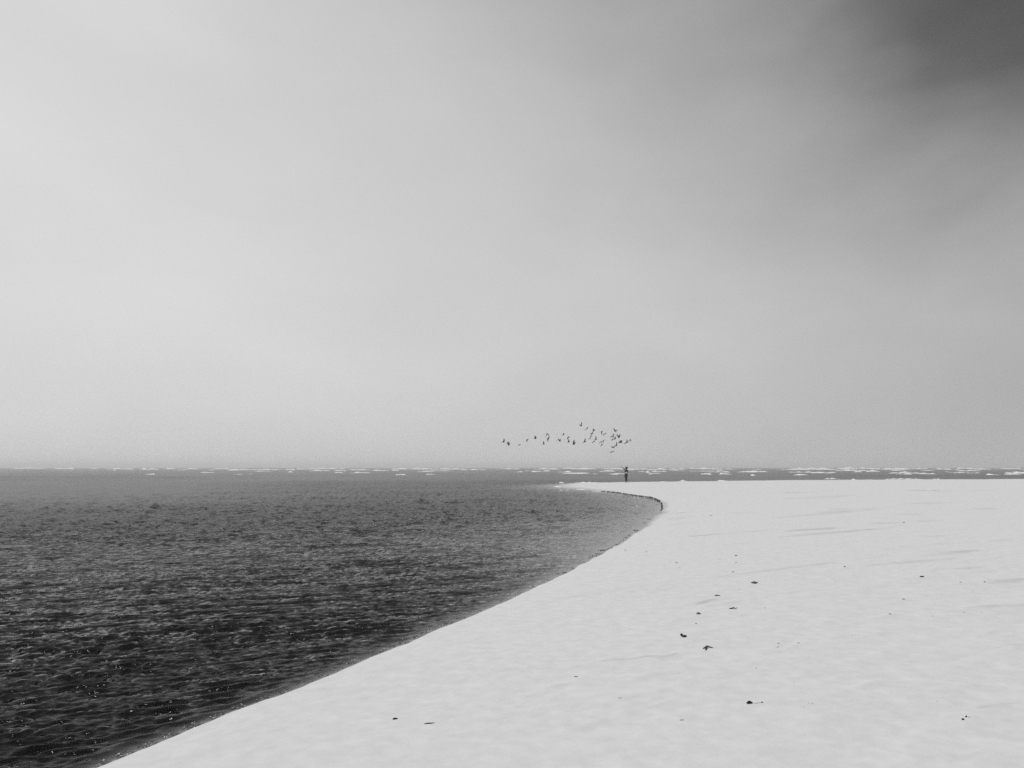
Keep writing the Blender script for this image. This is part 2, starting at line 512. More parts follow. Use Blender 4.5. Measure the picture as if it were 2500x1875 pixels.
# low swell wrapping on to the beach and bigger waves out at sea
for lm, an, am, sd in ((1.3, -62, 0.006, 4), (2.3, -58, 0.010, 1), (3.4, -50, 0.013, 2), (5.5, -64, 0.014, 3)):
    k = 2 * math.pi / lm
    Z += am * (0.3 + 0.7 * gust) * sstep(off, 0.1, 1.5) * np.sin(k * (X * math.cos(R(an)) + Y * math.sin(R(an)))
                                         + 2.0 * vnoise(X / 6.0, Y / 6.0, sd)) * (1 - sstep(RAD, 80, 120))
Z += (1 - sstep(RAD, 5.6, 7.2)) * (0.016 + 0.014 * vnoise(X / 0.35, Y / 0.35, 51)) * np.exp(-((off - 0.17 - 0.05 * vnoise(X / 0.5, Y / 0.5, 52)) / 0.055) ** 2)
sea = sstep(RAD, 100, 150)
for lm, am, sd in ((9, 0.05, 41), (17, 0.10, 42), (31, 0.14, 43)):
    k = 2 * math.pi / lm
    Z += sea * am * np.sin(k * (Y + 0.12 * X) + 2.6 * vnoise(X / (lm * 2.2), Y / (lm * 1.5), sd)) * sstep(off, 3, 25)
slope = 0.28 - 0.258 * sstep(RAD, 5, 18) + 0.06 * sstep(RAD, 75, 110)
fine = sstep(DR, 0.06, 0.9) * (0.15 + 0.85 * chop / 1.2)
depth = np.minimum(off * slope, 1.6)
Z = np.where(S > 0, 0.0, Z)
water = put('water', sheet('water', X, Y, Z, S < 0.4, nr, nc, {'chop': np.maximum(chop, 0.03), 'depth': depth, 'fine': fine}),
            water_material(), kind='structure', label='dark rippled water of the inlet and the sea beyond it')


# ------------------------------------------------------------------ foam
FOAM = material('white_foam', 0.74, 0.85, 0.2, 0.08, 3.0, 0.4)


def ridge_rows(bm_v, bm_f, p0, p1, height, depth_, seg, seed, ragged=0.85):
    """a lumpy ridge of foam standing on the water from p0 to p1"""
    prof = [(-0.5, -0.12), (-0.42, 0.35), (-0.15, 0.9), (0.12, 1.0), (0.38, 0.45), (0.55, -0.12)]
    base = len(bm_v)
    d = (p1 - p0)
    side = Vector((-d.y, d.x, 0)).normalized()
    rnd = random.Random(seed)
    ph1, ph2 = rnd.uniform(0, 6), rnd.uniform(0, 6)
    for i in range(seg + 1):
        t = i / seg
        env = min(1.0, math.sin(math.pi * min(max(t, 0.0), 1.0)) * 1.25) if 0 < t < 1 else 0.02
        env *= 1 - ragged * (0.5 + 0.5 * math.sin(t * seg * 0.55 + ph1)) * rnd.uniform(0.3, 1.0)
        wob = side * depth_ * (0.5 * math.sin(t * 7 + ph2) + rnd.uniform(-.2, .2))
        c = p0 + d * t + wob
        for (a, b) in prof:
            q = c + side * (a * depth_ * (0.4 + 0.6 * env))
            bm_v.append((q.x, q.y, q.z + b * height * env * (1 + rnd.uniform(-.15, .15)) - (0.02 if b < 0 else 0)))
    n = len(prof)
    for i in range(seg):
        for j in range(n - 1):
            a = base + i * n + j
            bm_f.append((a, a + 1, a + n + 1, a + n))


BREAK = []
for x0, x1, y in ((225, 380, 190), (250, 500, 203), (490, 620, 213), (630, 740, 182), (690, 800, 216), (700, 830, 163), (945, 1060, 187),
                  (1060, 1220, 187), (1090, 1200, 163), (1220, 1400, 155), (1400, 1560, 157), (1520, 1590, 210), (1630, 1780, 190),
                  (1665, 1800, 208), (1850, 1990, 188), (1900, 2100, 186), (1965, 2020, 220), (0, 80, 188), (80, 160, 183),
                  (0, 260, 157), (250, 420, 158), (400, 570, 157), (860, 930, 170), (1010, 1060, 196)):
    BREAK.append((1300 + x0 / 3.687, 1300 + x1 / 3.687, 1100 + y / 3.687, 3.2 if y > 175 else 2.6))
for x0, x1, y, th in ((20, 250, 168, 3), (60, 500, 163, 4.5), (530, 700, 155, 4), (10, 500, 195, 3), (130, 240, 216, 2.5), (280, 500, 198, 3),
                      (700, 760, 190, 2.5), (770, 920, 185, 4.5), (920, 1160, 163, 4), (830, 970, 218, 3.2), (990, 1220, 197, 4.5),
                      (1020, 1220, 212, 3), (1270, 1440, 208, 4.5), (1250, 1350, 158, 3), (1410, 1530, 160, 2.5),
                      (1590, 1850, 180, 2.6), (1600, 1740, 155, 2.5), (1760, 1880, 165, 2.2), (1710, 1860, 202, 2.5),
                      (1870, 2000, 214, 2.5), (2010, 2200, 200, 4), (2030, 2210, 210, 3), (680, 900, 158, 3), (500, 900, 178, 2.5),
                      (2190, 2400, 199, 4), (2260, 2500, 208, 3)):
    BREAK.append((1900 + x0 / 3.687, 1900 + x1 / 3.687, 1100 + y / 3.687, th))
for x0, x1, y in ((60, 200, 90), (300, 440, 91), (500, 530, 93), (555, 720, 91), (740, 880, 92), (610, 630, 104), (920, 960, 95),
                  (990, 1090, 99), (1145, 1240, 95), (1230, 1360, 101), (1340, 1500, 102), (1550, 1600, 102), (1660, 1780, 107),
                  (1800, 1870, 107), (1800, 1860, 118), (1880, 2000, 103), (1890, 1990, 118), (2000, 2090, 106), (2110, 2212, 94),
                  (2120, 2160, 106), (2135, 2190, 128), (1555, 1575, 115), (1640, 1900, 95), (2212, 2330, 96), (2250, 2340, 112),
                  (2330, 2500, 98), (2480, 2640, 103)):
    BREAK.append((x0 / 2.212, x1 / 2.212, 1100 + y / 2.212, 2.6))
rk = random.Random(77)
for k in range(75):
    x0 = rk.uniform(300, 2500) if k < 20 else rk.uniform(1000, 2500)
    y = 1143.5 + 15 * rk.random() ** 1.8
    BREAK.append((x0, x0 + rk.uniform(10, 70), y, rk.uniform(0.9, 1.7)))
fv, ff = [], []
for i, (x0, x1, y, th) in enumerate(BREAK):
    yb = max(y + th * 0.5, HORIZON + 4.0 + (i % 5) * 0.45)
    a, b = on_plane(x0, yb), on_plane(x1, yb)
    dist = a.y
    hgt = max(0.12, min(yb - (y - th * 0.5), (1.0 if x0 > 1900 else 0.8) * th + (1.0 if y < HORIZON + 5 else 0.3)) * dist / F)
    b.y += random.uniform(-0.02, 0.02) * dist
    a.z = b.z = 0.0
    seg = max(8, int((x1 - x0) / 2.2))
    ridge_rows(fv, ff, a, b, hgt, max(0.5, dist * 0.006), seg, i)
me = bpy.data.meshes.new('breaking_foam'); me.from_pydata(fv, [], ff); me.update()
for p_ in me.polygons: p_.use_smooth = True
put('breaking_foam', me, FOAM, kind='stuff', label='white foam of waves breaking on the bar out at sea', category='foam')

# wash running up on the outer edge of the spit and its tip
fv, ff = [], []
for i, (x0, x1, y, th) in enumerate(((1403, 1464, 1178.0, 2.4), (1365, 1376, 1178.0, 2.2), (1655, 1676, 1174.0, 2.8), (1749, 1778, 1173.6, 2.2),
                                     (1606, 1634, 1175.5, 1.4), (2008, 2049, 1168.5, 2.6), (2080, 2088, 1170.3, 2), (2112, 2135, 1171, 1.6),
                                     (2157, 2255, 1169.3, 2.4), (2279, 2290, 1169, 2), (1354, 1372, 1187.6, 1.6), (1408, 1430, 1194.4, 1.6),
                                     (1440, 1470, 1198.6, 1.0))):
    a, b = on_plane(x0, y + 1.0), on_plane(x1, y + 0.9)
    ridge_rows(fv, ff, a, b, th * a.y / F, 0.5, max(8, int((x1 - x0) / 1.5)), 300 + i)
me = bpy.data.meshes.new('wash_foam'); me.from_pydata(fv, [], ff); me.update()
for p_ in me.polygons: p_.use_smooth = True
put('wash_foam', me, FOAM, kind='stuff', label='thin white wash breaking along the outer edge of the sand spit', category='foam')


# little lapping wavelets with bubbles along the near waterline
def water_glint_material():
    m = bpy.data.materials.new('bubbly_water')
    m.use_nodes = True
    T = NT(m.node_tree)
    out = T.n('ShaderNodeOutputMaterial')
    pos = T.n('ShaderNodeNewGeometry').outputs['Position']
    nz = T.noise(pos, 45.0, 3.0, 0.6)
    v = T.smooth(nz, 0.50, 0.70, 0.06, 0.70)  # pale patches: white foam bits, and sparkle painted into the base colour
    p = T.n('ShaderNodeBsdfPrincipled', {'Base Color': v, 'Roughness': 0.12, 'Specular IOR Level': 0.6, 'IOR': 1.33})
    m.node_tree.links.new(p.outputs[0], out.inputs['Surface'])
    return m


fv, ff = [], []
ico = bmesh.new(); bmesh.ops.create_icosphere(ico, subdivisions=1, radius=1.0)
IV = [v.co.copy() for v in ico.verts]; IF = [[v.index for v in f.verts] for f in ico.faces]; ico.free()


def blob(vs, fs, c, r, sq=0.6, jit=0.25, rnd=random):
    b = len(vs)
    for v in IV:
        k = r * (1 + rnd.uniform(-jit, jit))
        vs.append((c[0] + v.x * k, c[1] + v.y * k, c[2] + v.z * k * sq))
    for f in IF:
        fs.append(tuple(b + i for i in f))


shore_pts = [on_plane(*p) for p in NEAR_PX]
rb = random.Random(5)
segs = []
for i in range(len(shore_pts) - 1):
    segs.append((shore_pts[i], shore_pts[i + 1]))


def shore_scatter(i0, i1, count, off_max, rmin, rmax, clump):
    for _ in range(count):
        i = rb.randint(i0, i1)
        a, b = segs[i]
        t = rb.random()
        if math.sin(t * 9 + i * 2.3) < clump:
            continue
        p = a.lerp(b, t)
        d = (b - a).normalized()
        nrm = Vector((-d.y, d.x, 0))
        o = rb.random() ** 1.4 * off_max
        p = p + nrm * (o - 0.01)
        r = rb.uniform(rmin, rmax)
        blob(fv, ff, (p.x, p.y, 0.004 + r * 0.2), r, 0.55, 0.3, rb)


shore_scatter(0, 5, 1500, 0.085, 0.002, 0.0065, -0.3)
shore_scatter(5, 26, 1500, 0.12, 0.002, 0.009, 0.1)
me = bpy.data.meshes.new('bubbles'); me.from_pydata(fv, [], ff); me.update()
for p_ in me.polygons: p_.use_smooth = True
put('bubbles', me, water_glint_material(), kind='stuff', label='glinting bubbles lapping along the near waterline', category='bubbles')


# pale flecks of foam left where the wavelets run out along the middle of the shore
fv, ff = [], []
for px, py, n, w in ((1045, 1541, 40, 16), (1015, 1552, 24, 14), (1000, 1562, 16, 12), (1262, 1450, 30, 12), (1302, 1432, 30, 14), (1318, 1420, 20, 8),
                     (1075, 1529, 26, 12), (1155, 1496, 22, 12), (870, 1612, 16, 10), (940, 1585, 14, 10), (1430, 1358, 30, 16), (1482, 1325, 30, 14),
                     (1462, 1332, 24, 14), (1290, 1440, 20, 12)):
    for _ in range(n):
        p = on_plane(px + rb.gauss(0, w), py + rb.gauss(0, 1.6) - 0.36 * rb.gauss(0, w * .4))
        if not -0.35 < shore_distance(np.array([[p.x]]), np.array([[p.y]]))[0, 0] < 0.03:
            continue
        r = rb.uniform(0.25, 0.7) * p.y / F * 1.5
        blob(fv, ff, (p.x, p.y, 0.006), r, 0.35, 0.4, rb)
me = bpy.data.meshes.new('foam_flecks'); me.from_pydata(fv, [], ff); me.update()
put('foam_flecks', me, FOAM, kind='stuff', label='pale flecks of foam along the middle of the inner shoreline', category='foam')

# ------------------------------------------------------------------ broken dark line of small clumps on the far side of the cove
DARK_CLUMP = material('dark_clump', 0.020, 0.75, 0.3, 0.02, 30.0, 0.5)
fv, ff = [], []
rw = random.Random(9)
WL = [(1466, 1198.4, 0.6), (1478, 1199.0, 1.0), (1500, 1201.0, 1.0), (1520, 1203.8, 1.2), (1542, 1207.0, 0.8), (1562, 1209.8, 1.3),
      (1590, 1213.6, 1.6), (1602, 1218, 1.4), (1612, 1223.5, 1.0), (1616, 1230, .2), (1616, 1236, .5), (1617, 1241, .7), (1613, 1245, 0.3)]
for (x0, y0, w0), (x1, y1, w1) in zip(WL, WL[1:]):
    n = int((math.hypot(x1 - x0, (y1 - y0) * 4)) * 4.5)
    for k in range(n):
        t = rw.random()
        w = w0 + (w1 - w0) * t
        if rw.random() > 0.25 + 0.5 * min(w, 1.2) or math.sin((x0 + (x1 - x0) * t) * 0.33) + 0.6 * math.sin((x0 + (x1 - x0) * t) * 0.81) < -0.9:
            continue
        p = on_plane(x0 + (x1 - x0) * t + rw.gauss(0, 0.8), y0 + (y1 - y0) * t + rw.gauss(0, 0.3) + (abs(rw.gauss(0, 1.6)) if rw.random() < 0.22 and x0 > 1535 else 0) - 0.2, 0.03)
        r = rw.uniform(0.008, 0.030) * (0.5 + 0.5 * w)
        blob(fv, ff, (p.x, p.y, max(ground_z(p.x, p.y), 0) + r * 0.3), r, 0.8, 0.45, rw)
for x0, y0, w in [(1583, 1266, .05), (1573, 1275, .04), (1554, 1292.5, .045), (1529, 1311, .04), (1536, 1306, .02), (1505, 1327, .03),
                  (1489, 1338, .045), (1466.8, 1341, .05), (1448, 1355, .045), (1457, 1350, .03), (1380, 1394.5, .03), (1512, 1323, .02)]:
    c = on_plane(x0, y0, 0.02)
    for k in range(8):
        r = w * rw.uniform(.15, .40)
        bx_, by_ = c.x + rw.gauss(0, w * 0.9), c.y + rw.gauss(0, w)
        blob(fv, ff, (bx_, by_, max(ground_z(bx_, by_), 0) + r * .3), r, 0.6, 0.45, rw)
me = bpy.data.meshes.new('clump_line'); me.from_pydata(fv, [], ff); me.update()
put('clump_line', me, DARK_CLUMP, kind='stuff', label='broken dark line of seaweed along the far rim of the cove', category='clumps')

# faint specks of shell and weed scattered over the sand beyond the cove and on the open beach
fv, ff = [], []
for k in range(190):
    px = rw.uniform(1500, 2500); py = 1180 + 560 * rw.random() ** 2.0
    if k < 100:
        px, py = rw.gauss(1665, 50), rw.gauss(1240, 16)
    q = on_plane(px, py, 0.17)
    if shore_distance(np.array([[q.x]]), np.array([[q.y]]))[0, 0] < 0.5:
        continue
    q = on_sand(px, py)
    r = rw.uniform(0.0014, 0.0034) * (1 + q.y * 0.08)
    for j in range(2 if k % 3 else 4):
        blob(fv, ff, (q.x + rw.gauss(0, r * 1.4), q.y + rw.gauss(0, r * 1.4), q.z + r * 0.1), r, 0.45, 0.4, rw)
me = bpy.data.meshes.new('shell_grit'); me.from_pydata(fv, [], ff); me.update()
put('shell_grit', me, material('grey_shell_grit', 0.16, 0.8, 0.2, 0.2, 12.0), kind='stuff',
    label='fine grey shell grit scattered over the open sand', category='shell grit')


# ------------------------------------------------------------------ flotsam on the sand
BLACK = material('black_mussel', 0.010, 0.75, 0.15, 0.01, 40.0, 0.3)
CHAR = material('dark_weed', 0.018, 0.8, 0.3, 0.03, 60.0, 0.6)
GREYW = material('weathered_scrap', 0.10, 0.85, 0.2, 0.08, 50.0, 0.6)
WHITE_SHELL = material('white_shell', 0.75, 0.4, 0.5, 0.1, 40.0, 0.2)


def lump_mesh(name, l, w, h, seed, yaw=0.0, pinch=0.0):
    """worn lump or mussel: an ellipsoid tapered at one end and dented by noise"""
    rnd = random.Random(seed)
    b = bmesh.new()
    bmesh.ops.create_icosphere(b, subdivisions=3, radius=1.0)
    o = [rnd.uniform(0, 20) for _ in range(3)]
    for v in b.verts:
        c = v.co
        n = float(vnoise(np.array([c.x * 1.7 + o[0]]), np.array([c.y * 1.7 + c.z * 1.3 + o[1]]), seed)[0])
        n2 = float(vnoise(np.array([c.x * 5 + o[2]]), np.array([c.y * 5 + c.z * 4]), seed + 1)[0])
        k = 1 + 0.22 * n + 0.07 * n2
        tp = 1 - pinch * max(0.0, c.x) ** 1.5
        c.x *= l * k
        c.y *= w * k * tp
        c.z = c.z * h * k * tp + h * 0.45
    bmesh.ops.rotate(b, verts=b.verts, matrix=Matrix.Rotation(yaw, 3, 'Z'))
    me = bpy.data.meshes.new(name); b.to_mesh(me); b.free()
    for p in me.polygons: p.use_smooth = True
    return me


def frond_mesh(name, pts, r0, seed):
    """twisted strip of weed or twig along points, tapered"""
    rnd = random.Random(seed)
    vs, fs = [], []
    m = 6
    for i, p in enumerate(pts):
        t = i / (len(pts) - 1)
        rr = r0 * (0.45 + 0.9 * math.sin(math.pi * (0.15 + 0.8 * t))) * rnd.uniform(.8, 1.2)
        q = pts[min(i + 1, len(pts) - 1)] - pts[max(i - 1, 0)]
        q.normalize()
        s = q.cross(Vector((0, 0, 1))).normalized(); u = s.cross(q)
        for k in range(m):
            a = 2 * math.pi * k / m
            vs.append(tuple(p + s * math.cos(a) * rr + u * math.sin(a) * rr * 0.7))
    for i in range(len(pts) - 1):
        for k in range(m):
            fs.append((i * m + k, i * m + (k + 1) % m, (i + 1) * m + (k + 1) % m, (i + 1) * m + k))
    fs.append(tuple(range(m))[::-1]); fs.append(tuple(range((len(pts) - 1) * m, len(pts) * m)))
    me = bpy.data.meshes.new(name); me.from_pydata(vs, [], fs); me.update()
    for p in me.polygons: p.use_smooth = True
    return me


def lump(name, px, py, wpx, mat, label, cat, aspect=0.6, h=0.45, pinch=0.5, yaw=20, sink=0.25, group='dark scraps washed up on the sand', lift=0.0):
    g = on_sand(px, py)
    s = g.y / F * wpx * 0.5
    o = put(name, lump_mesh(name, s, s * aspect, s * h, int(px), R(yaw), pinch), mat, label=label, category=cat)
    if group: o['group'] = group
    o.location = (g.x, g.y, g.z - s * h * sink + lift)
    return o


lump('mussel_shell', 965, 1755.5, 12.5, BLACK, 'small black shell nearest the dark water on the smooth near sand', 'shell', .6, .42, .6, 15)
lump('mussel_shell', 1830.5, 1717, 15.5, BLACK, 'plump black shell alone low on the right hand sand with a thin stalk beside it', 'shell', .6, .55, .6, 25)
lump('mussel_shell', 1664, 1551.5, 8, BLACK, 'upright black shell leaning on a dark lump of weed', 'shell', .7, 1.05, .1, 70)
lump('weed_clump', 1670.5, 1554.5, 13, CHAR, 'ragged dark clump of weed behind a leaning black shell', 'weed', .8, .55, .3, 10)
lump('mussel_shell', 2351, 1756.5, 7.5, BLACK, 'lower of two tiny black shells on a low sand mound by the right edge', 'shell', .7, .6, .4, 30)
lump('mussel_shell', 2359, 1750, 5.5, BLACK, 'upper of two tiny black shells on a low sand mound by the right edge', 'shell', .8, .8, .2, 60)
lump('pebble', 2366, 1751, 3.5, CHAR, 'tiny dark pebble right beside the upper black shell on the mound', 'pebble', .7, .5, .2, 0)
lump('pebble', 1860.5, 1715, 5.5, CHAR, 'tiny dark bit at the end of the thin stalk beside the plump shell', 'pebble', .7, .5, .2, 0)
lump('weed_clump', 1842.5, 1423.5, 15, GREYW, 'grey scrap with a dark base farthest up the open beach', 'weed', .8, .42, .3, 5)
lump('pebble', 1843.5, 1425, 5.5, BLACK, 'small black pebble tucked under the farthest grey scrap', 'pebble', .8, .7, .2, 0, 0.1)
lump('weed_clump', 1706, 1498.5, 12, GREYW, 'low grey tuft of weed with a pale wind tail of sand', 'weed', .8, .5, .4, 20)
lump('pebble', 1699.7, 1523, 4.8, CHAR, 'tiny flat pebble just below the low grey tuft', 'pebble', .7, .4, .2, 0)
lump('pebble', 1665, 1758, 11, GREYW, 'flat grey sliver lying below the black shells on the near sand', 'pebble', .35, .14, .3, 3)
lump('weed_clump', 1752, 1454, 14, GREYW, 'faint grey mound of weed uphill of the low grey tuft', 'weed', .8, .22, .4, 10, 0.2)
lump('pebble', 2250.5, 1408.5, 11, CHAR, 'dark oval pebble far out on the right of the beach', 'pebble', .6, .42, .4, 0)
lump('pebble', 1797.3, 1356.6, 6.5, CHAR, 'topmost of three dark specks one above another on the upper beach', 'pebble', .7, .4, .3, 10)
lump('pebble', 1797.3, 1374, 5, CHAR, 'middle of three dark specks one above another on the upper beach', 'pebble', .7, .35, .3, 10)
lump('pebble', 1789.5, 1396.5, 6, GREYW, 'lowest of three dark specks one above another on the upper beach', 'pebble', .7, .35, .3, 10)
lump('pebble', 2206.5, 1275.8, 5, CHAR, 'dark pebble far out on the right near the long dark streaks', 'pebble', .7, .5, .3, 10)
lump('pebble', 2062, 1383, 5, CHAR, 'small dark pebble on a faint wind tail right of centre beach', 'pebble', .7, .45, .3, 10)
lump('pebble', 2404, 1421, 5.5, CHAR, 'small dark pebble beside the long grey streak by the right edge', 'pebble', .7, .45, .3, 10)
lump('pebble', 2346, 1421.5, 7, GREYW, 'thin grey flake left of the streak by the right edge', 'pebble', .4, .2, .3, 10)
lump('pebble', 2206, 1462.5, 7, GREYW, 'grey flake on a low sand mound below the dark oval pebble', 'pebble', .6, .25, .3, 10)
lump('pebble', 2173, 1498.5, 6.5, GREYW, 'grey flake on a mound next below the one under the oval pebble', 'pebble', .6, .25, .3, 10)
lump('pebble', 1527, 1343.3, 5, CHAR, 'dark bit on pale sand closest to the bend of the waterline', 'pebble', .7, .35, .3, 10)
lump('pebble', 1578, 1347.4, 4.5, GREYW, 'grey speck a little inland of the dark bit at the bend', 'pebble', .7, .35, .3, 10)
lump('pebble', 1652, 1374, 9, GREYW, 'thin grey flake on a streak inland of the bend', 'pebble', .35, .2, .3, 4)
lump('pebble', 1735.5, 1259, 5, GREYW, 'grey speck beyond the cove on the far pale sand', 'pebble', .7, .35, .3, 10)
lump('pebble', 1901, 1571, 6, GREYW, 'left of two small grey bits side by side on low mounds', 'pebble', .6, .3, .3, 10)
lump('pebble', 1950, 1569.5, 6.5, GREYW, 'right of two small grey bits side by side on low mounds', 'pebble', .6, .3, .3, 10)
lump('pebble', 1406, 1652, 9, GREYW, 'grey sliver at the head of a long streak above the near sand', 'pebble', .4, .25, .3, 5)
lump('white_shell', 2428, 1654, 3.2, WHITE_SHELL, 'tiny bright white shell fragment alone on the right hand sand', 'shell', .8, .5, .1, 0, 0, 'white shell bits')
lump('white_shell', 2098, 1834, 3.0, WHITE_SHELL, 'tiny white shell fragment near the bottom of the beach', 'shell', .8, .5, .1, 0, 0, 'white shell bits')
lump('white_shell', 1622, 1382, 3.6, WHITE_SHELL, 'tiny white shell fragment inland of the bend in the waterline', 'shell', .8, .5, .1, 0, 0, 'white shell bits')


def frond(name, pts_px, r_px, mat, label, cat, lift=0.5):
    base = on_sand(*pts_px[0][:2])
    sc = base.y / F
    pts = []
    for (px, py, up) in pts_px:
        g = on_sand(px, py + up)
        pts.append(Vector((g.x, g.y, g.z + (up + lift) * sc)) - base)
    o = put(name, frond_mesh(name, pts, r_px * sc, int(pts_px[0][0])), mat, label=label, category=cat,
            group='dark scraps washed up on the sand')
    o.location = base
    return o


frond('seaweed_strip', [(1036, 1767.5, 0), (1041, 1766.5, .4), (1046, 1766, .6), (1051, 1765.8, .5), (1056, 1765.2, .9), (1061, 1764.6, .3)],
      1.1, CHAR, 'flat dark strip of weed right of the shell nearest the water', 'weed')
frond('seaweed_strip', [(1780, 1486.5, 0), (1785, 1486, .6), (1790, 1484.5, 1.6), (1793.5, 1483, 3.2)], 1.5, BLACK,
      'curled black strip of weed with one end raised, middle of the beach', 'weed')
frond('seaweed_strip', [(1790, 1487, 0), (1796, 1486, .8), (1799.5, 1483.5, 2.2)], 0.8, GREYW,
      'thin pale curl of weed hugging the curled black strip', 'weed')
frond('seaweed_strip', [(1717, 1584, 0), (1722, 1580.5, 1.5), (1727, 1578, 3.2), (1734, 1580.5, 1), (1741, 1582, .2)], 1.6, CHAR,
      'arched dark weed stem straddling the sand below the leaning shell', 'weed')
frond('seaweed_strip', [(1723, 1588, 0), (1724, 1584, 1.5), (1727, 1579, 3)], 1.6, BLACK,
      'short black stub under the arched weed stem', 'weed')
frond('plant_stalk', [(1838, 1718, 0), (1848, 1717, .4), (1859, 1715.5, .6)], 0.35, GREYW,
      'thin pale stalk joining the plump black shell to a tiny dark bit', 'stalk')

# ------------------------------------------------------------------ birds
BIRD_DARK = material('gull_feathers', 0.010, 0.8, 0.1, 0.005, 6.0)
BIRD_WING = material('gull_wing_feathers', 0.012, 0.8, 0.1, 0.006, 8.0)
A_, B_, C_, D_ = (26.76, 1410, 1030), (24.4, 1480, 1040), (12.29, 1200, 1010), (10.53, 1350, 1010)
